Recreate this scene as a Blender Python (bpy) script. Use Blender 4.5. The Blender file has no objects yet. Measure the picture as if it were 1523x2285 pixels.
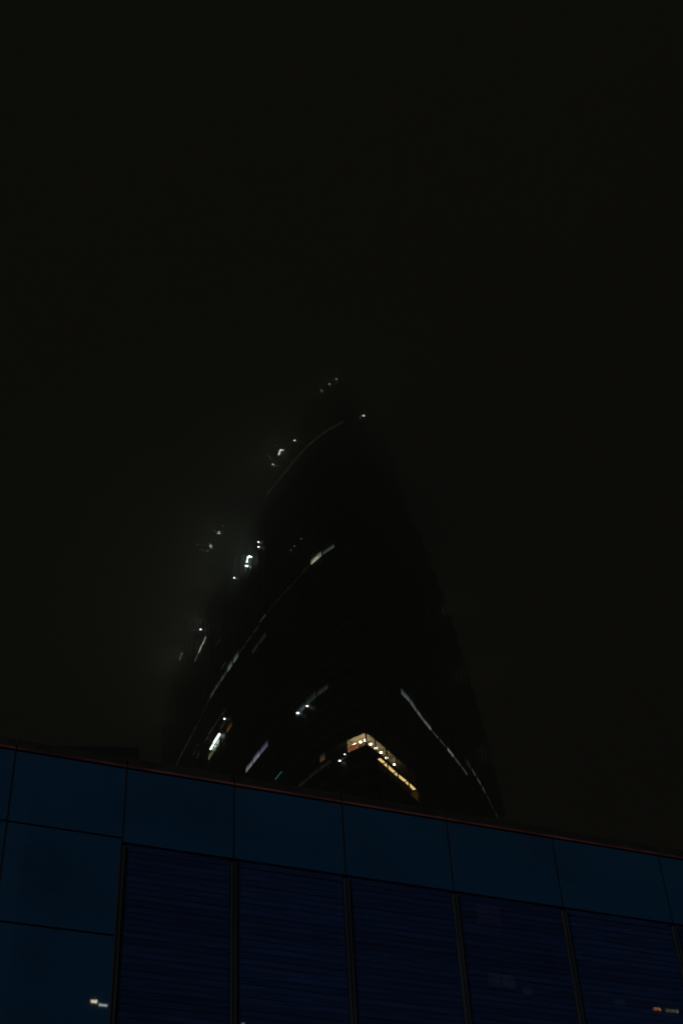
import bpy, bmesh, math, random
from mathutils import Vector
random.seed(7)
C = bpy.context.scene.collection
SC = bpy.context.scene

# ------------------------------------------------------------------ camera
EYE = 1.6
PITCH, ROLL = math.radians(41.944), math.radians(3.6815)
cp, sp, cr, sr = math.cos(PITCH), math.sin(PITCH), math.cos(ROLL), math.sin(ROLL)
fw = Vector((0, cp, sp)); up0 = Vector((0, -sp, cp)); rt0 = Vector((1, 0, 0))
rt = rt0 * cr - up0 * sr
up = rt0 * sr + up0 * cr
cam = bpy.data.objects.new('camera', bpy.data.cameras.new('camera')); C.objects.link(cam)
from mathutils import Matrix
m = Matrix((rt, up, -fw)).transposed().to_4x4(); m.translation = Vector((0, 0, EYE))
cam.matrix_world = m
cam.data.sensor_fit = 'VERTICAL'; cam.data.sensor_height = 36; cam.data.sensor_width = 24
cam.data.lens = 36 * 3100 / 2285
cam.data.clip_start = 0.1; cam.data.clip_end = 6000
SC.camera = cam

# ------------------------------------------------------------------ night sky
w = bpy.data.worlds.new('World'); SC.world = w; w.use_nodes = True
nt = w.node_tree; nt.nodes.clear()
out = nt.nodes.new('ShaderNodeOutputWorld'); bg = nt.nodes.new('ShaderNodeBackground')
tc = nt.nodes.new('ShaderNodeTexCoord'); sep = nt.nodes.new('ShaderNodeSeparateXYZ')
rmp = nt.nodes.new('ShaderNodeValToRGB')
nt.links.new(tc.outputs['Generated'], sep.inputs[0]); nt.links.new(sep.outputs['Z'], rmp.inputs[0])
WORLD = [(0.0, (3.0, 2.5, 1.4)), (0.4, (2.9, 2.5, 1.4)), (0.56, (2.3, 2.15, 1.3)), (0.68, (1.05, 1.05, .78)), (0.85, (.66, .67, .54)), (1, (.55, .56, .46))]
cr_ = rmp.color_ramp
while len(cr_.elements) < len(WORLD): cr_.elements.new(0.5)
for e, (p, c) in zip(cr_.elements, WORLD): e.position = p; e.color = (*[x / 3 for x in c], 1)
nt.links.new(rmp.outputs[0], bg.inputs[0]); bg.inputs[1].default_value = 0.036
nt.links.new(bg.outputs[0], out.inputs[0])

# faint, very soft city light coming low over the street from behind the viewer's left
sd = bpy.data.lights.new('sun', 'SUN'); sd.energy = 0.42; sd.angle = math.radians(20); sd.color = (0.92, 0.96, 1.0)
so = bpy.data.objects.new('sun', sd); C.objects.link(so)
SUN_EL, SUN_AZ = math.radians(8), math.radians(208)      # azimuth clockwise from +y: where the light comes from
dv = Vector((math.sin(SUN_AZ) * math.cos(SUN_EL), math.cos(SUN_AZ) * math.cos(SUN_EL), math.sin(SUN_EL)))
so.rotation_euler = dv.to_track_quat('Z', 'Y').to_euler(); so.location = dv * 200

vs = SC.view_settings
vs.view_transform = 'Standard'; vs.look = 'None'; vs.gamma = 1; vs.exposure = 0; vs.use_curve_mapping = False
SC.render.engine = 'CYCLES'
SC.cycles.volume_bounces = 2
SC.cycles.max_bounces = 8
SC.cycles.use_denoising = True

# ------------------------------------------------------------------ helpers
def new_mat(name):
    mt = bpy.data.materials.new(name); mt.use_nodes = True
    return mt, mt.node_tree, mt.node_tree.nodes['Principled BSDF']

def pmat(name, col, rough=.5, metal=0., spec=.5, nscale=0, namt=.25, bump=0, stretch=(1, 1, 1), coat=0):
    mt, t, b = new_mat(name)
    b.inputs['Base Color'].default_value = (*col, 1); b.inputs['Roughness'].default_value = rough
    b.inputs['Metallic'].default_value = metal; b.inputs['Specular IOR Level'].default_value = spec
    b.inputs['Coat Weight'].default_value = coat; b.inputs['Coat Roughness'].default_value = .02
    if nscale:
        co = t.nodes.new('ShaderNodeTexCoord'); mp = t.nodes.new('ShaderNodeMapping'); mp.inputs['Scale'].default_value = stretch
        nz = t.nodes.new('ShaderNodeTexNoise'); nz.inputs['Scale'].default_value = nscale; nz.inputs['Detail'].default_value = 6
        t.links.new(co.outputs['Object'], mp.inputs[0]); t.links.new(mp.outputs[0], nz.inputs[0])
        r = t.nodes.new('ShaderNodeMapRange'); r.inputs['To Min'].default_value = 1 - namt; r.inputs['To Max'].default_value = 1 + namt
        r.inputs['From Min'].default_value = .3; r.inputs['From Max'].default_value = .7
        t.links.new(nz.outputs[0], r.inputs[0])
        mx = t.nodes.new('ShaderNodeVectorMath'); mx.operation = 'SCALE'; mx.inputs[0].default_value = col
        t.links.new(r.outputs[0], mx.inputs['Scale']); t.links.new(mx.outputs[0], b.inputs['Base Color'])
        if bump:
            bp = t.nodes.new('ShaderNodeBump'); bp.inputs['Strength'].default_value = bump; bp.inputs['Distance'].default_value = .01
            t.links.new(nz.outputs[0], bp.inputs['Height']); t.links.new(bp.outputs[0], b.inputs['Normal'])
    return mt

def emat(name, col, strength):
    mt, t, b = new_mat(name)
    b.inputs['Base Color'].default_value = (.02, .02, .02, 1)
    b.inputs['Emission Color'].default_value = (*col, 1); b.inputs['Emission Strength'].default_value = strength
    return mt

def curtain_mat(name, col, strength, contrast=.7, scale=1.0, soft=False):
    """A dimly lit window pane: light through drawn curtains / blinds (vertical folds, blotchy); soft panes have a painted upward fade of glow."""
    mt, t, b = new_mat(name)
    b.inputs['Base Color'].default_value = (.01, .01, .012, 1); b.inputs['Roughness'].default_value = .08
    co = t.nodes.new('ShaderNodeTexCoord'); mp = t.nodes.new('ShaderNodeMapping'); mp.inputs['Scale'].default_value = (scale, scale, .12 * scale)
    n1 = t.nodes.new('ShaderNodeTexNoise'); n1.inputs['Scale'].default_value = 2.2; n1.inputs['Detail'].default_value = 5; n1.inputs['Roughness'].default_value = .7
    n2 = t.nodes.new('ShaderNodeTexNoise'); n2.inputs['Scale'].default_value = .35; n2.inputs['Detail'].default_value = 3
    t.links.new(co.outputs['Object'], mp.inputs[0]); t.links.new(mp.outputs[0], n1.inputs[0]); t.links.new(co.outputs['Object'], n2.inputs[0])
    mu = t.nodes.new('ShaderNodeMath'); mu.operation = 'MULTIPLY'; t.links.new(n1.outputs[0], mu.inputs[0]); t.links.new(n2.outputs[0], mu.inputs[1])
    uv = t.nodes.new('ShaderNodeUVMap'); su = t.nodes.new('ShaderNodeSeparateXYZ'); t.links.new(uv.outputs[0], su.inputs[0])
    fo = t.nodes.new('ShaderNodeMapRange'); fo.interpolation_type = 'SMOOTHSTEP'; fo.inputs['From Min'].default_value = 1.0; fo.inputs['From Max'].default_value = .0  # room glow painted in: emission fades out towards the pane's top
    fo.inputs['To Min'].default_value = 0; fo.inputs['To Max'].default_value = 1
    t.links.new(su.outputs[1], fo.inputs[0])
    r = t.nodes.new('ShaderNodeMapRange'); r.inputs['From Min'].default_value = .1; r.inputs['From Max'].default_value = .4
    r.inputs['To Min'].default_value = strength * (1 - contrast); r.inputs['To Max'].default_value = strength * (1 + contrast)
    t.links.new(mu.outputs[0], r.inputs[0])
    b.inputs['Emission Color'].default_value = (*col, 1)
    if soft:
        mm = t.nodes.new('ShaderNodeMath'); mm.operation = 'MULTIPLY'; mm.use_clamp = False
        t.links.new(r.outputs[0], mm.inputs[0]); t.links.new(fo.outputs[0], mm.inputs[1]); t.links.new(mm.outputs[0], b.inputs['Emission Strength'])
    else: t.links.new(r.outputs[0], b.inputs['Emission Strength'])
    return mt

def clear_glass(name, tint=(.9, .95, 1), refl=.12):
    mt, t, b = new_mat(name); t.nodes.remove(b)
    o = [n for n in t.nodes if n.type == 'OUTPUT_MATERIAL'][0]
    tr = t.nodes.new('ShaderNodeBsdfTransparent'); tr.inputs[0].default_value = (*tint, 1)
    gl = t.nodes.new('ShaderNodeBsdfGlossy'); gl.inputs['Roughness'].default_value = .01
    fr = t.nodes.new('ShaderNodeFresnel'); ge = t.nodes.new('ShaderNodeNewGeometry'); io = t.nodes.new('ShaderNodeMapRange')
    io.inputs['To Min'].default_value = 1.5; io.inputs['To Max'].default_value = 1 / 1.5      # same pane seen from either side
    t.links.new(ge.outputs['Backfacing'], io.inputs[0]); t.links.new(io.outputs[0], fr.inputs[0])
    mx = t.nodes.new('ShaderNodeMixShader')
    t.links.new(fr.outputs[0], mx.inputs[0]); t.links.new(tr.outputs[0], mx.inputs[1]); t.links.new(gl.outputs[0], mx.inputs[2]); t.links.new(mx.outputs[0], o.inputs[0])
    return mt

def obj(name, bm, mat, parent=None, smooth=False):
    me = bpy.data.meshes.new(name); bm.normal_update(); bm.to_mesh(me); bm.free()
    for mm in (mat if isinstance(mat, (list, tuple)) else [mat]): me.materials.append(mm)
    if smooth:
        for p in me.polygons: p.use_smooth = True
    o = bpy.data.objects.new(name, me); C.objects.link(o)
    if parent: o.parent = parent
    return o

def thing(name, label, cat, loc=(0, 0, 0), group=None):
    o = bpy.data.objects.new(name, None); C.objects.link(o); o.location = loc
    o['label'] = label; o['category'] = cat
    if group: o['group'] = group
    return o

def quad(bm, a, b, c, d, mi=0):
    f = bm.faces.new([bm.verts.new(p) for p in (a, b, c, d)]); f.material_index = mi; return f

def obox(bm, o, ax, ay, az, sx, sy, sz):
    """box from corner o spanning sx along ax, sy along ay, sz along az"""
    o = Vector(o); v = []
    for k in (0, 1):
        for j in (0, 1):
            for i in (0, 1):
                v.append(bm.verts.new(o + ax * (sx * i) + ay * (sy * j) + az * (sz * k)))
    for q in ((0, 2, 3, 1), (4, 5, 7, 6), (0, 1, 5, 4), (2, 6, 7, 3), (0, 4, 6, 2), (1, 3, 7, 5)):
        bm.faces.new([v[i] for i in q])

def prism(bm, pts, z0, z1):
    a = [bm.verts.new((x, y, z0)) for x, y in pts]; b = [bm.verts.new((x, y, z1)) for x, y in pts]; n = len(pts)
    bm.faces.new(a[::-1]); bm.faces.new(b)
    for i in range(n): bm.faces.new((a[i], a[(i + 1) % n], b[(i + 1) % n], b[i]))

def tube(bm, pts, r, seg=8):
    rings = []
    for i, p in enumerate(pts):
        p = Vector(p); d = (Vector(pts[min(i + 1, len(pts) - 1)]) - Vector(pts[max(i - 1, 0)])).normalized()
        a = d.orthogonal().normalized(); b = d.cross(a)
        rings.append([bm.verts.new(p + (a * math.cos(2 * math.pi * k / seg) + b * math.sin(2 * math.pi * k / seg)) * r) for k in range(seg)])
    for q, s in zip(rings, rings[1:]):
        for k in range(seg): bm.faces.new((q[k], q[(k + 1) % seg], s[(k + 1) % seg], s[k]))
    bm.faces.new(rings[0][::-1]); bm.faces.new(rings[-1])

X, Y, Z = Vector((1, 0, 0)), Vector((0, 1, 0)), Vector((0, 0, 1))

# ------------------------------------------------------------------ ground and street
def structure(name, bm, mat):
    o = obj(name, bm, mat); o['kind'] = 'structure'; return o
asph = pmat('asphalt', (.045, .045, .05), .85, nscale=3, namt=.3, bump=.3)
pave = pmat('paving', (.22, .21, .2), .8, nscale=2, namt=.2)
bm = bmesh.new(); quad(bm, (-990, -840, 0), (990, -840, 0), (990, 1140, 0), (-990, 1140, 0)); structure('ground', bm, asph)

# ------------------------------------------------------------------ the skyscraper: a leaf-shaped plan with its sharp prow towards the viewer
S = 1.25
LP = [(1.6, 192), (-2.7, 195), (-6.7, 199.3), (-11.8, 206.6), (-16.5, 214), (-23.5, 227), (-29.6, 239), (-34.9, 252), (-40, 264), (-44.5, 278), (-48, 293), (-50, 310)]
RP = [(1.6, 192), (3.8, 195.2), (6.5, 200.2), (9.55, 205.6), (12.45, 213.2), (17, 223.3), (21, 233), (24.4, 243), (27.3, 253), (30, 263), (33, 278), (35, 294)]
def resample(P):
    P = [Vector((x * S, y * S)) for x, y in P]; Q = [P[0] * 2 - P[1]] + P + [P[-1] * 2 - P[-2]]; o = []
    for i in range(1, len(Q) - 2):
        a, b, c, d = Q[i - 1:i + 3]
        for k in range(20):
            t = k / 20; o.append(.5 * ((2 * b) + (c - a) * t + (2 * a - 5 * b + 4 * c - d) * t * t + (3 * b - 3 * c + d - a) * t ** 3))
    o.append(P[-1]); s = [0]
    for p, q in zip(o, o[1:]): s.append(s[-1] + (q - p).length)
    return o, s
CUR = {'L': resample(LP), 'R': resample(RP)}
def at(side, s, off=0.):
    """plan point at arc length s along a facade, off = metres outward (negative: inside)"""
    o, ss = CUR[side]; s = max(0, min(ss[-1], s)); i = 0
    while i < len(ss) - 2 and ss[i + 1] < s: i += 1
    t = (s - ss[i]) / (ss[i + 1] - ss[i]); p = o[i].lerp(o[i + 1], t); d = (o[i + 1] - o[i]).normalized()
    n = Vector((-d.y, d.x)) if side == 'L' else Vector((d.y, -d.x))
    if side == 'L': n = Vector((-d.y, d.x)) * (1 if (-d.y * -1 >= 0 or True) else 1)
    # outward: away from the plan's middle axis
    if n.dot(p - Vector((0, 330))) < 0: n = -n
    return p + n * off, n, d
PITCHZ, Z0 = 3.6, 2.6
zf = lambda n: Z0 + PITCHZ * n            # slab level of storey n
LEN = {k: CUR[k][1][-1] for k in CUR}
EDGES = {'L': [0.] + [.6 + 4.2 * k for k in range(1, 39)] + [LEN['L']], 'R': [0., 3.2] + [3.2 + 4.4 * k for k in range(1, 30)] + [LEN['R']]}
NTOP = 72
def ntop(side, s):
    if side == 'L' or s < 20: return NTOP
    pr = ((20, 262), (27, 250), (35, 243), (44, 236), (56, 229), (66, 219), (77, 210), (92, 197), (110, 184), (136, 176))
    for (a, ha), (b, hb) in zip(pr, pr[1:]):
        if s < b: return int((ha + (hb - ha) * (s - a) / (b - a) + EYE - Z0) / PITCHZ)
    return 48

dark_glass = pmat('tower_glass', (.007, .008, .009), .5, spec=.2, nscale=.25, namt=.5)
spandrel_m = pmat('tower_spandrel', (.055, .058, .055), .6, spec=.25, nscale=.6, namt=.3)
mull_m = pmat('tower_mullion', (.02, .02, .022), .4, metal=.6)
core_m = pmat('tower_core', (.02, .02, .02), .8)
tower = thing('skyscraper', 'very tall dark leaf-plan glass tower rising into fog with scattered lit windows', 'skyscraper', (0, 0, 0))

bm = bmesh.new()
main = [tuple(at('L', s, -.35)[0]) for s in range(164, 0, -4)] + [(1.6 * S, 192 * S + .6)] + [tuple(at('R', s, -.35)[0]) for s in range(4, 25, 4)] + [(25.5, 350), (25, 380), (10, 400), (-40, 400)]
OPEN = {}   # storeys with real rooms: main body is split round them
prism(bm, main, 0, zf(41)); prism(bm, main, zf(43), zf(NTOP))
inner = [tuple(at('L', s, -5)[0]) for s in range(164, 12, -4)] + [tuple(at('R', s, -6)[0]) for s in range(18, 47, 4)] + [(26.5, 350), (25, 380), (10, 400), (-40, 400)]
prism(bm, inner, zf(41) + .01, zf(43) - .01)
steps = [e for e in EDGES['R'] if e > 20]
for a, b in zip(steps, steps[1:]):
    pa, pb = at('R', a, -.35)[0], at('R', b, -.35)[0]
    mid = at('R', (a + b) / 2, -.35)[0]
    dq = 26 if a > 44 else 12
    qa, qb = at('R', a, -dq)[0], at('R', b, -dq)[0]
    poly = [tuple(pa), tuple(mid), tuple(pb), tuple(qb), tuple(qa)]; zt = zf(ntop('R', (a + b) / 2)) - .02
    if a < 25.5: prism(bm, poly, 0, zf(41) - .01); prism(bm, poly, zf(43) + .01, zt)
    else: prism(bm, poly, 0, zt)
obj('wall', bm, core_m, tower)

# lit panes: side, storey, s0, s1, h_low, h_high (metres above the eye), colour key
LIT = {}
def lit(side, n, s0, s1, key, lo=.35, hi=2.9):
    E = EDGES[side]
    for i, (a, b) in enumerate(zip(E, E[1:])):
        m_ = (a + b) / 2
        if s0 <= m_ <= s1: LIT[(side, n, i)] = (key, lo, hi)
ROOMS = {('L', 42, i) for i in range(0, 2)} | {('R', 42, i) for i in range(0, 5)} | {('R', 41, i) for i in range(1, 5)}
# violet-grey three panes, left facade
lit('L', 47, 34.8, 38, 'violet', .0, 1.9); lit('L', 47, 38.5, 42.4, 'lilac', .0, 1.9); lit('L', 47, 42.8, 46.4, 'lilac', .0, 1.6)
# teal-grey curtained panes right of them
lit('L', 47, 9, 13, 'greydim', .3, 2.2); lit('L', 47, 13.2, 17.3, 'teal2', .2, 2.6); lit('L', 47, 17.4, 21.5, 'teal1', .0, 2.0)
# tawny single window
lit('L', 43, 9.2, 13.0, 'tan', -1.9, .1); lit('L', 43, 13.4, 15, 'tanfaint', -1.9, -.3)
# fluorescent office
lit('L', 52, 67.6, 71.8, 'olive', .0, 2.0); lit('L', 52, 63.4, 67.2, 'olive2', .0, 1.5); lit('L', 52, 55, 59, 'amber', .3, 2.4); lit('L', 53, 59, 62, 'greydim', .2, 1.6)
# the long band at storey 57, left facade
lit('L', 57, 4.8, 9, 'greendim', 1.4, 2.8); lit('L', 57, 9, 13.3, 'green', 1.2, 3.0); lit('L', 57, 13.4, 17.6, 'faint', 1.3, 2.3)
lit('L', 57, 17.6, 34, 'faint', 1.3, 1.9); lit('L', 57, 34, 38.4, 'thin', 1.3, 2.3); lit('L', 57, 38.4, 51, 'thin', .9, 1.4)
lit('L', 57, 51, 59.5, 'greengrey', .3, 2.8); lit('L', 57, 59.5, 72, 'greengrey2', .2, 1.9); lit('L', 57, 72, 84, 'faint', .6, 1.4)
lit('L', 57, 84, 106, 'thin', .4, 1.6)
lit('L', 56, 35, 43, 'tanfaint', -1.5, .2)
# the long band at storey 48, right facade
lit('R', 48, 15, 27, 'greyR', .0, 1.9); lit('R', 48, 27, 33, 'greyR2', .2, 1.6); lit('R', 48, 33, 42, 'greyR3', .3, 1.3); lit('R', 48, 42, 47, 'greyR2', .1, 1.3)
lit('R', 48, 47, 57, 'greyR3', .0, 1.1); lit('R', 49, 57, 61, 'tanfaint', .6, 2.6); lit('R', 49, 61, 74, 'greyR3', .8, 2.0); lit('R', 49, 74, 86, 'faintR', .9, 1.6)
# pale panes high on the left and the last faint line under the fog
lit('L', 63, 75, 79, 'pale', 2.2, 3.2); lit('L', 63, 79, 83, 'pale', 2.4, 3.4); lit('L', 63, 83, 90, 'paledim', 2.4, 3.4)
lit('L', 68, 0, 35, 'fogline', -.5, .6)
lit('L', 68, 101, 104, 'pale', -3.2, -2.4)
lit('L', 42, 9.1, 21, 'faint', .0, 1.2)

rl = random.Random(5)
for _ in range(26):    # dim panes added to imitate fog-lit floor lines on the far left flank
    n_, s_ = rl.choice([50, 54, 55, 58, 59, 60, 61, 62, 63, 64, 65, 66]), rl.uniform(48, 140)
    lit('L', n_, s_, s_ + rl.choice([3.5, 5, 9]), rl.choice(['faint', 'faint', 'thin', 'tanfaint', 'greydim']), .4, rl.uniform(1.0, 2.8))
def frag(side, i, zlo, zhi, off, inset=.09):
    a, b = EDGES[side][i], EDGES[side][i + 1]; pa, na, _ = at(side, a + inset, off); pb, nb, _ = at(side, b - inset, off)
    q = [(pa.x, pa.y, zlo), (pb.x, pb.y, zlo), (pb.x, pb.y, zhi), (pa.x, pa.y, zhi)]
    return q if side == 'R' else [q[1], q[0], q[3], q[2]]

gb, sb_, mb = bmesh.new(), bmesh.new(), bmesh.new()
for side in 'LR':
    E = EDGES[side]
    for i in range(len(E) - 1):
        top = ntop(side, (E[i] + E[i + 1]) / 2)
        for n in range(top):
            z = zf(n); op_ = (side, n, i) in ROOMS or (side, n - 1, i) in ROOMS
            quad(sb_, *frag(side, i, z - (.4 if op_ else .75), z + (.1 if op_ else .25), -.02, 0))
            if (side, n, i) in ROOMS: continue
            quad(gb, *frag(side, i, z + .25, z + PITCHZ - .75, -.14, .0))
        quad(sb_, *frag(side, i, zf(top) - .75, zf(top) + 1.1, -.02, 0))
        p, nn, d = at(side, E[i], -.1)
        dd = Vector((d.x, d.y, 0)); n3 = Vector((nn.x, nn.y, 0))
        obox(mb, Vector((p.x, p.y, 0)) - dd * .11, dd, n3, Z, .22, .22, zf(top) + 1)
o = obj('window', gb, dark_glass, tower); o['kind'] = 'stuff'
obj('spandrel_band', sb_, spandrel_m, tower)
o = obj('mullion', mb, mull_m, tower)

srgb = lambda *c: tuple(((v / 255 + .055) / 1.055) ** 2.4 if v > 10 else v / 255 / 12.92 for v in c)
KEYS = {   # appearance of lit panes: (sRGB, gain, contrast)
 'violet': ((84, 82, 112), 1.3, .5), 'lilac': ((104, 100, 108), 1.5, .5), 'greydim': ((34, 34, 34), 1.3, .7),
 'teal2': ((34, 44, 42), 1.3, .7), 'teal1': ((50, 66, 66), 1.3, .6), 'tan': ((74, 56, 36), .9, .8), 'olive': ((84, 80, 52), 1.3, .7),
 'olive2': ((90, 92, 70), 1.2, .6), 'amber': ((74, 50, 18), 1.3, .8), 'greendim': ((50, 58, 54), 1.5, .7), 'green': ((112, 120, 96), 1.3, .9),
 'faint': ((24, 24, 25), 1.5, .8), 'thin': ((44, 46, 44), 1.6, .8), 'greengrey': ((66, 76, 70), 1.8, .7), 'greengrey2': ((56, 58, 54), 1.6, .8),
 'tanfaint': ((36, 32, 24), 1.3, .8), 'greyR': ((84, 90, 92), 1.4, .6), 'greyR2': ((100, 106, 108), 1.4, .7), 'greyR3': ((60, 64, 66), 1.4, .7),
 'faintR': ((40, 42, 44), 1.3, .7), 'pale': ((140, 140, 136), 2.6, .6), 'paledim': ((70, 66, 60), 2.2, .7), 'fogline': ((50, 50, 42), 1.5, .6)}
GAIN = {'violet': .9, 'lilac': 1.1, 'thin': .52, 'faint': .5, 'fogline': .8, 'greengrey': .8, 'greengrey2': .65, 'green': 1.2, 'pale': 1.1, 'olive': 1.1, 'olive2': 1.1, 'amber': 1.0, 'greyR': .85, 'greyR2': .8, 'greyR3': .75}
KM = {k: curtain_mat('lit_' + k, srgb(*c), g * GAIN.get(k, .8), ct, 1.0, k != 'orange') for k, (c, g, ct) in KEYS.items()}
WL = {'violet': 'violet lit window', 'amber': 'amber lit window', 'tan': 'tawny curtained window', 'green': 'bright greenish lit window', 'teal1': 'pale teal curtained window'}
for (side, n, i), (key, lo, hi) in LIT.items():
    if key == 'tan': EDGES['L'].append(0); sv = EDGES['L'][i:i + 2]; EDGES['L'][i:i + 2] = [11.0, 13.0]
    bm = bmesh.new(); q = frag(side, i, zf(n) + lo, zf(n) + hi, -.11 if lo >= .25 and hi <= 2.85 else .03, .16)
    if key == 'tan': EDGES['L'][i:i + 2] = sv; EDGES['L'].pop()
    f = quad(bm, *q); uvl = bm.loops.layers.uv.new('UVMap')
    for lp, c_ in zip(f.loops, ((0, 0), (1, 0), (1, 1), (0, 1))): lp[uvl].uv = c_
    r = bmesh.ops.extrude_face_region(bm, geom=bm.faces[:])
    nn = at(side, (EDGES[side][i] + EDGES[side][i + 1]) / 2)[1]
    for v in [g for g in r['geom'] if isinstance(g, bmesh.types.BMVert)]: v.co -= Vector((nn.x, nn.y, 0)) * .02
    o = obj('window', bm, KM[key], tower)
    if key in WL: o['label'] = WL[key]

# ---- rooms with real ceilings, lamps and coves on the two open storeys behind the prow
glass = clear_glass('clear_glass')
ceil_m = pmat('room_ceiling', (.42, .36, .24), .8, nscale=1.5, namt=.2)
wall_m = pmat('room_wall', (.42, .32, .2), .8, nscale=1, namt=.3)
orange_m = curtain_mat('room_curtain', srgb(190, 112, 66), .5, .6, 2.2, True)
floor_m = pmat('room_floor', (.1, .07, .05), .6)
for (side, n, i) in sorted(ROOMS):
    z = zf(n); bm = bmesh.new(); quad(bm, *frag(side, i, z + .1, z + PITCHZ - .4, -.14, .0)); obj('window', bm, glass, tower)
def storey_sheet(sl, s_r, z):
    """one sheet round the prow, open to both facades"""
    pts = [at('L', s, -.3)[0] for s in (sl, sl * .75, sl * .5, sl * .25, .8)] + [Vector((2.0, 240.5))] + [at('R', s_r * k / 8, -.3)[0] for k in range(1, 9)]
    pts += [at('R', s_r, -6)[0], at('R', 18, -6)[0], at('L', 13, -5)[0], at('L', sl + 1, -5)[0]] if sl < 13 else [at('R', s_r, -6)[0], at('R', 18, -6)[0], at('L', 13, -5)[0]]
    bm = bmesh.new(); f = bm.faces.new([bm.verts.new((p.x, p.y, z)) for p in pts]); bmesh.ops.triangulate(bm, faces=[f]); return bm
for n, s_r in ((42, 25.2), (41, 21)):
    obj('ceiling', storey_sheet(13, s_r, zf(n) + 3.18), ceil_m, tower)
    obj('floor', storey_sheet(13, s_r, zf(n) + .05), floor_m, tower)
bm = bmesh.new(); quad(bm, *[v for v in [(0, 0, 0)] * 0] or [(at('R', 2, -6)[0].x, at('R', 2, -6)[0].y, zf(41)), (at('R', 21, -6)[0].x, at('R', 21, -6)[0].y, zf(41)), (at('R', 21, -6)[0].x, at('R', 21, -6)[0].y, zf(43)), (at('R', 2, -6)[0].x, at('R', 2, -6)[0].y, zf(43))])
obj('partition', bm, wall_m, tower)
for sd_, s, n, mt in (('R', 21.0, 41, wall_m), ('R', 3.4, 41, wall_m), ('R', 25.2, 42, wall_m), ('L', 4.9, 42, wall_m)):
    p, nn, d = at(sd_, s, -.3); bm = bmesh.new()
    obox(bm, (p.x, p.y, zf(n) + .03), Vector((-nn.x, -nn.y, 0)), Vector((d.x, d.y, 0)), Z, 5.5, .15, 3.1); obj('partition', bm, mt, tower)
# orange curtain beside the prow, the lamplight on it painted as emission
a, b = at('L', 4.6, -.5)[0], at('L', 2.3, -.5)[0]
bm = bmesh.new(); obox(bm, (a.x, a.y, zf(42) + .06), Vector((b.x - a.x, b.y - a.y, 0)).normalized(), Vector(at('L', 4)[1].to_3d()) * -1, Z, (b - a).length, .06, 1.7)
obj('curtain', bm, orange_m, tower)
# bright cove running under the ceiling of storey 41
cove = emat('cove_light', (1, .66, .22), 1.15)
bm = bmesh.new()
for s0, s1 in ((5.3, 7.3), (7.75, 11.75), (12.15, 16.2), (16.6, 20.4)):
    k = 4
    for j in range(k):
        a, b = s0 + (s1 - s0) * j / k, s0 + (s1 - s0) * (j + 1) / k
        p, q, r, t = at('R', a, -.35)[0], at('R', b, -.35)[0], at('R', b, -1.0)[0], at('R', a, -1.0)[0]; z = zf(41) + 3.15
        quad(bm, (p.x, p.y, z), (q.x, q.y, z), (r.x, r.y, z), (t.x, t.y, z))
obj('cove_lamp', bm, cove, tower)

warm = emat('warm_lamp', (1, .82, .5), 9); white = emat('white_lamp', (.93, 1, .95), 4); green = emat('green_white_lamp', (.72, 1, .86), 9)
teal = emat('teal_tube', (.06, .7, .55), .22); fluo = emat('fluorescent_tube', (.8, 1, .9), 3.5)
def lamp(p, r, mt, label=None):
    bm = bmesh.new(); bmesh.ops.create_uvsphere(bm, u_segments=10, v_segments=6, radius=r)
    for v in bm.verts: v.co.z *= .6; v.co += Vector(p)
    o = obj('lamp', bm, mt, tower, True)
    if label: o['label'] = label
    return o
def plight(p, e, col, r=.3):
    l = bpy.data.lights.new('lamp_or_fog_light', 'POINT'); l.energy = e; l.color = col; l.shadow_soft_size = r
    o = bpy.data.objects.new('lamp_or_fog_light', l); C.objects.link(o); o.location = p; o.parent = tower; return o
def fpos(side, s, h, off): p = at(side, s, off)[0]; return Vector((p.x, p.y, h + EYE))
# downlights in the ceiling of storey 42 (about a metre behind the glass)
for sd_, s, r in (('L', .9, .3), ('L', 2.1, .3), ('L', 3.4, .3), ('L', 3.9, .2), ('R', 1.2, .3), ('R', 3.1, .3), ('R', 5.1, .3), ('R', 7.2, .3), ('R', 9.7, .3), ('R', 12.8, .24)):
    p = fpos(sd_, s, 154.3, -1.1); lamp(p, r, warm, 'warm ceiling downlight')
for sd_, s, e_ in (('L', .9, .8), ('L', 2.1, .7), ('L', 3.4, .6), ('R', 1.2, .8), ('R', 3.1, .5), ('R', 5.1, .45), ('R', 7.2, .4), ('R', 9.7, .35), ('R', 12.8, .25)):
    plight(fpos(sd_, s, 153.95, -1.1), e_ * .24, (1, .66, .27), .12)
plight(fpos('R', 12, 149.6, -2), .8, (1, .75, .42), .2)
# single lamps on the outside of the facades
FL = [('L', 5.2, 152.0, .2), ('L', 6.6, 151.1, .3), ('L', 20.3, 170.4, .36), ('L', 16.4, 169.9, .3), ('L', 59.8, 193.0, .32),
      ('L', 37.6, 233.0, .3), ('L', 37.6, 231.4, .3), ('L', 42.2, 231.6, .3), ('L', 53.7, 233.4, .3), ('L', 81.6, 236.4, .38),
      ('L', 65.8, 259.1, .75), ('L', 72.4, 259.4, .75), ('L', 17.6, 252, .34), ('L', 23.5, 253.7, .34), ('L', 28.8, 253, .26),
      ('R', 9.5, 255.4, .36), ('L', 3.4, 261.2, .34), ('L', 1.1, 261.6, .24), ('L', 5.8, 260.4, .2)]
whiter = emat('white_lamp_bright', (.93, 1, .95), 9)
for sd_, s, h, r in FL: lamp(fpos(sd_, s, h, .3), r * .78, whiter if h > 250 else white)
for s in (16.4, 19.5, 21.2): lamp(fpos('L', s, 217.8, .2), .12, emat('dim_lamp', (.9, 1, .95), .25))
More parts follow.
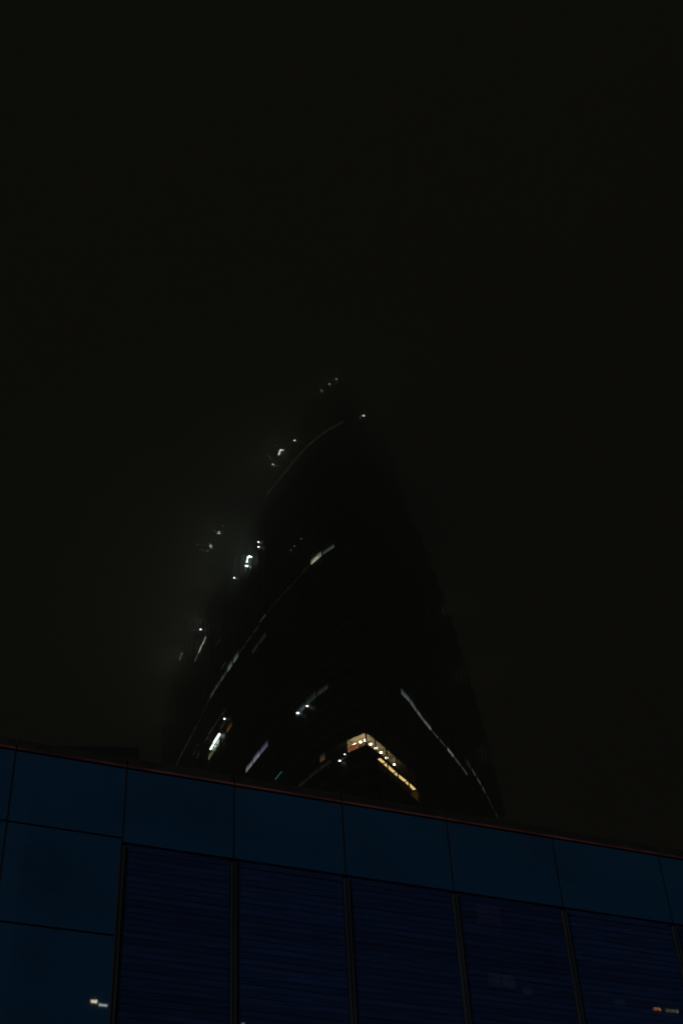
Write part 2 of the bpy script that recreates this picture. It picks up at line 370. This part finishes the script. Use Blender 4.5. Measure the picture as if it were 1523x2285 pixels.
for pts, r, mt in (([('L', 45.0, 232.0), ('L', 44.2, 233.1), ('L', 43.2, 232.6)], .2, green), ([('L', 45.6, 231.3), ('L', 44.6, 230.3)], .2, green),
                   ([('L', 25.6, 253.7), ('L', 24.3, 254.6)], .24, whiter), ([('L', 30.5, 159.3), ('L', 27.7, 159.7)], .07, teal),
                   ([('L', 62.9, 190.4), ('L', 66.6, 190.2)], .3, fluo), ([('L', 67.2, 190.0), ('L', 69.3, 189.9)], .22, fluo)):
    bm = bmesh.new(); tube(bm, [fpos(a, b, c, .35) for a, b, c in pts], r); obj('lamp_tube', bm, mt, tower, True)
# the stronger lamps also light the fog round them; further lights are added for glow
plight(fpos('L', 44.3, 232, 1.6), 17, (.75, 1, .82)); plight(fpos('L', 81.6, 236.4, 2), 14, (.75, 1, .9))
plight(fpos('L', 12, 209.2, .8), 4, (.9, 1, .7), .2)
for s_, h_ in ((64, 238), (74, 233), (90, 234), (104, 238), (120, 232)): plight(fpos('L', s_, h_, 4), 17, (1, 1, .74), 2)  # lights without lamps, added for a broad fog glow on the left
plight(fpos('R', 58, 226, 2), 9, (.8, 1, .85), 1.5)  # added light without a lamp: faint greenish fog glow off the right edge
for s_, h_ in ((72, 214), (90, 200), (108, 188)): plight(fpos('R', s_, h_, 5), 22, (1, .93, .66), 2)  # warm lights added to brighten the fog at right, no lamps there

# ------------------------------------------------------------------ the near building clad in blue glass
A = math.radians(24.4); T = Vector((math.cos(A), math.sin(A), 0)); N = Vector((-math.sin(A), math.cos(A), 0))   # T along the wall, N into it
PD = 20.0
def wp(u, z, d=0.): return T * u + N * (PD + d) + Vector((0, 0, z))
blue = thing('glass_building', 'low building clad in blue glass panels with dark recessed windows, in front of the tower', 'building', (0, 0, 0))
UE = [2.93 - 1.84 * k for k in range(8, 0, -1)] + [2.93, 4.807, 6.707, 8.72, 10.77, 12.95, 15.27] + [15.27 + 2.4 * k for k in range(1, 8)]
ZT, Z1, Z2 = 14.25, 12.86, 11.20
solid_until = 9        # panels left of this seam are solid all the way down
def panel_mat():
    mt, t, b = new_mat('blue_panel')
    co = t.nodes.new('ShaderNodeTexCoord'); n1 = t.nodes.new('ShaderNodeTexNoise'); n1.inputs['Scale'].default_value = .5; n1.inputs['Detail'].default_value = 9; n1.inputs['Roughness'].default_value = .68
    oi = t.nodes.new('ShaderNodeNewGeometry')
    r = t.nodes.new('ShaderNodeValToRGB'); r.color_ramp.elements[0].position = .3; r.color_ramp.elements[0].color = (.013, .092, .235, 1)
    r.color_ramp.elements[1].position = .7; r.color_ramp.elements[1].color = (.019, .148, .32, 1)
    ad = t.nodes.new('ShaderNodeMath'); ad.operation = 'MULTIPLY_ADD'; ad.inputs[1].default_value = .25; 
    t.links.new(co.outputs['Object'], n1.inputs[0]); t.links.new(oi.outputs['Random Per Island'], ad.inputs[0]); 
    sb = t.nodes.new('ShaderNodeMath'); sb.operation = 'SUBTRACT'; sb.inputs[1].default_value = .125
    t.links.new(n1.outputs[0], sb.inputs[0]); t.links.new(sb.outputs[0], ad.inputs[2])
    t.links.new(ad.outputs[0], r.inputs[0]); t.links.new(r.outputs[0], b.inputs['Base Color'])
    b.inputs['Roughness'].default_value = .5; b.inputs['Specular IOR Level'].default_value = .1
    b.inputs['Coat Weight'].default_value = 1; b.inputs['Coat Roughness'].default_value = .015
    return mt
blue_m = panel_mat()
gap_m = pmat('joint', (.012, .012, .014), .8)
metal_m = pmat('fin_metal', (.085, .105, .115), .5, metal=.2, nscale=4, namt=.3, stretch=(1, 1, .1))
cop_m = pmat('coping_metal', (.055, .05, .045), .6, nscale=3, namt=.4)
red_m = pmat('red_trim', (.34, .12, .10), .5, nscale=1.2, namt=.8)
winglass = clear_glass('window_glass')
blind_m = pmat('blind', (.028, .075, .24), .7, nscale=1.6, namt=.3, stretch=(1, 1, 9))
_t = blind_m.node_tree; _g = _t.nodes.new('ShaderNodeNewGeometry'); _o = _t.nodes.new('ShaderNodeObjectInfo')
_r = _t.nodes.new('ShaderNodeMapRange'); _r.inputs['To Min'].default_value = .8; _r.inputs['To Max'].default_value = 1.18; _t.links.new(_g.outputs['Random Per Island'], _r.inputs[0])
_q = _t.nodes.new('ShaderNodeMapRange'); _q.inputs['To Min'].default_value = .82; _q.inputs['To Max'].default_value = 1.15; _t.links.new(_o.outputs['Random'], _q.inputs[0])
_m = _t.nodes.new('ShaderNodeMath'); _m.operation = 'MULTIPLY'; _t.links.new(_r.outputs[0], _m.inputs[0]); _t.links.new(_q.outputs[0], _m.inputs[1])
_s = [n for n in _t.nodes if n.type == 'VECT_MATH'][0]; _v = _t.nodes.new('ShaderNodeVectorMath'); _v.operation = 'SCALE'
_t.links.new(_s.outputs[0], _v.inputs[0]); _t.links.new(_m.outputs[0], _v.inputs['Scale']); _t.links.new(_v.outputs[0], _t.nodes['Principled BSDF'].inputs['Base Color'])
tr_m = pmat('transom_metal', (.025, .045, .18), .5)
rear_m = pmat('room_dark', (.02, .03, .16), .8, nscale=.5, namt=.4)
# carcass behind the cladding
bm = bmesh.new(); o0 = wp(UE[0], 0, .45); obox(bm, o0, T, N, Z, UE[-1] - UE[0], 26, 14.1); obj('wall', bm, gap_m, blue)
G = .015
def panel(u0, u1, z0, z1):
    bm = bmesh.new(); obox(bm, wp(u0 + G, z0 + G), T, N, Z, u1 - u0 - 2 * G, .05, z1 - z0 - 2 * G)
    bmesh.ops.bevel(bm, geom=bm.edges[:], offset=.003, segments=1, affect='EDGES')
    return obj('panel', bm, blue_m, blue)
for i in range(len(UE) - 1):
    u0, u1 = UE[i], UE[i + 1]
    if i < solid_until:
        zs = [ZT, Z1 + .08, Z2 + .06, 9.6, 7.95, 6.3, 4.65, 3.0, .1]
        for a, b in zip(zs, zs[1:]): panel(u0, u1, b, a)
        # backing so the joints stay dark
        continue
    panel(u0, u1, Z1, ZT)
    zz = [Z1, 8.9, 4.9, 1.0]
    for a, b in zip(zz, zz[1:]):
        w0, w1 = u0 + .045, u1 - .045
        bm = bmesh.new(); quad(bm, wp(w0, b + .03, .012), wp(w1, b + .03, .012), wp(w1, a - .004, .012), wp(w0, a - .004, .012))
        win = obj('window', bm, winglass, blue)
        bm = bmesh.new(); k = int((a - b - .05) / .105)
        for j in range(k):
            z = a - .005 - (j + 1) * .105; q = random.uniform(-.004, .004)
            f = [wp(w0 + .02, z, .035 + q), wp(w1 - .02, z + random.uniform(-.003, .003), .035 + q), wp(w1 - .02, z + .108, .05 + q), wp(w0 + .02, z + .108, .05 + q)]
            quad(bm, *f)
        obj('blind', bm, blind_m, win)
        bm = bmesh.new(); obox(bm, wp(w0, b - .025, .0), T, N, Z, w1 - w0, .1, .04); obj('transom', bm, tr_m, win)
    bm = bmesh.new(); obox(bm, wp(u0 + .02, .05, .24), T, N, Z, u1 - u0 - .04, .04, Z1 - .06); obj('backing', bm, rear_m, blue)
for i in range(solid_until, len(UE)):
    for du, wd in ((-.045, .03), (.015, .03)):
        bm = bmesh.new(); obox(bm, wp(UE[i] + du, .6, -.012), T, N, Z, wd, .12, Z1 - .05 - .6); obj('fin', bm, metal_m, blue)
for i in range(1, len(UE) - 1):     # black sealant in every vertical joint between panels
    zb = .1 if i <= solid_until else Z1
    bm = bmesh.new(); obox(bm, wp(UE[i] - G + .001, zb + .02, .003), T, N, Z, 2 * G - .002, .03, ZT - zb - .04); obj('joint_seal', bm, gap_m, blue)
# coping: dark cap over a thin reddish drip edge, in lengths with open joints
for i in range(len(UE) - 1):
    bm = bmesh.new(); obox(bm, wp(UE[i] + .015, ZT + .05, .02), T, N, Z, UE[i + 1] - UE[i] - .03, .5, .17); obj('coping', bm, cop_m, blue)
    bm = bmesh.new(); obox(bm, wp(UE[i] + .015, ZT + .005, -.03), T, N, Z, UE[i + 1] - UE[i] - .03, .2, .04); obj('drip_edge', bm, red_m, blue)
# plant-room box on the roof
bm = bmesh.new()
d1 = Vector((math.cos(math.radians(8.6)), math.sin(math.radians(8.6)), 0)); d2 = Vector((-d1.y, d1.x, 0))
rc = wp(5.532, 14.1, 2.2)
obox(bm, rc - d1 * 6, d1, d2, Z, 6, 4, 2.04)
obj('plant_room', bm, gap_m, blue)

# ------------------------------------------------------------------ block across the street, behind the viewer; it shows only as reflections
opp = thing('office_block', 'block across the street seen only as lit windows mirrored in the blue glass', 'building', (0, 0, 0))
brick = pmat('brick', (.12, .1, .09), .85, nscale=4, namt=.3)
OD = -34.0
def op(u, z, d=0.): return T * u + N * (OD + d) + Vector((0, 0, z))
bm = bmesh.new(); obox(bm, op(12, 0, -15), T, N, Z, 50, 15, 46); obj('wall', bm, brick, opp)
def opane(u0, u1, z0, z1, mt, name='window', parent=None, d=0.0):
    bm = bmesh.new(); obox(bm, op(u0, z0, d), T, N, Z, u1 - u0, .06, z1 - z0); return obj(name, bm, mt, parent or opp)
opane(16.58, 16.92, 33.30, 33.44, emat('lamp_panel', (1, .93, .66), 15), 'light_panel')
opane(17.04, 17.5, 33.17, 33.27, emat('lamp_panel_cool', (.8, .95, 1), 8), 'light_panel')
opane(25.3, 25.5, 33.0, 33.08, emat('lamp_small', (1, .9, .5), 4), 'light_panel')
dimw = curtain_mat('far_window', (.6, .8, 1), .06, .95)
purp = curtain_mat('far_window_violet', (.7, .3, .8), .05, .95)
for u0, u1, z0, z1, mt in ((41.3, 43.0, 41.2, 42.6, purp), (41.6, 43.4, 37.2, 38.0, dimw), (50.6, 51.3, 36.95, 37.35, dimw), (43.9, 44.6, 36.9, 37.3, dimw)):
    opane(u0, u1, z0, z1, mt)
sign = thing('shop_sign', 'small orange and green lit sign mirrored in the lower right windows', 'sign', (0, 0, 0))
so_, sg_ = emat('sign_orange', (1, .42, .2), 4.5), emat('sign_green', (.72, .8, .4), 1.8)
for u0, u1, mt, n in ((53.42, 54.0, so_, 4), (54.3, 55.4, sg_, 6)):
    wd = (u1 - u0) / n
    for k in range(n):
        bm = bmesh.new(); a = u0 + wd * k
        if k % 2: obox(bm, op(a + .03, 36.86, .1), T, N, Z, .05, .05, .2)
        else:
            obox(bm, op(a + .01, 36.86, .1), T, N, Z, wd * .8, .05, .045); obox(bm, op(a + .01, 37.0, .1), T, N, Z, wd * .8, .05, .045); obox(bm, op(a + wd * .6, 36.905, .1), T, N, Z, .04, .05, .095)
        obj('letter', bm, mt, sign)

# ------------------------------------------------------------------ fog: thin near the street, thickening with height until it swallows the tower
def fog(density, name):
    mt = bpy.data.materials.new(name); mt.use_nodes = True; t = mt.node_tree; t.nodes.clear()
    o = t.nodes.new('ShaderNodeOutputMaterial'); v = t.nodes.new('ShaderNodeVolumePrincipled')
    v.inputs['Color'].default_value = (.935, .925, .84, 1); v.inputs['Density'].default_value = density; v.inputs['Anisotropy'].default_value = 0
    t.links.new(v.outputs[0], o.inputs['Volume']); mt.volume_intersection_method if False else None
    return mt
LAYERS = ((-1, 140, .0005), (140.01, 190, .0012), (190.01, 210, .003), (210.01, 228, .007), (228.01, 240, .022), (240.01, 252, .095), (252.01, 270, .08))
bm = bmesh.new()
for k, (z0, z1, dn) in enumerate(LAYERS):
    n0 = len(bm.faces); prism(bm, [(-1000, -850), (1000, -850), (1000, 1150), (-1000, 1150)], z0, z1)
    bm.faces.ensure_lookup_table()
    for f in bm.faces[n0:]: f.material_index = k
haze = obj('haze', bm, [fog(d, 'fog_layer') for _, _, d in LAYERS]); haze['kind'] = 'stuff'
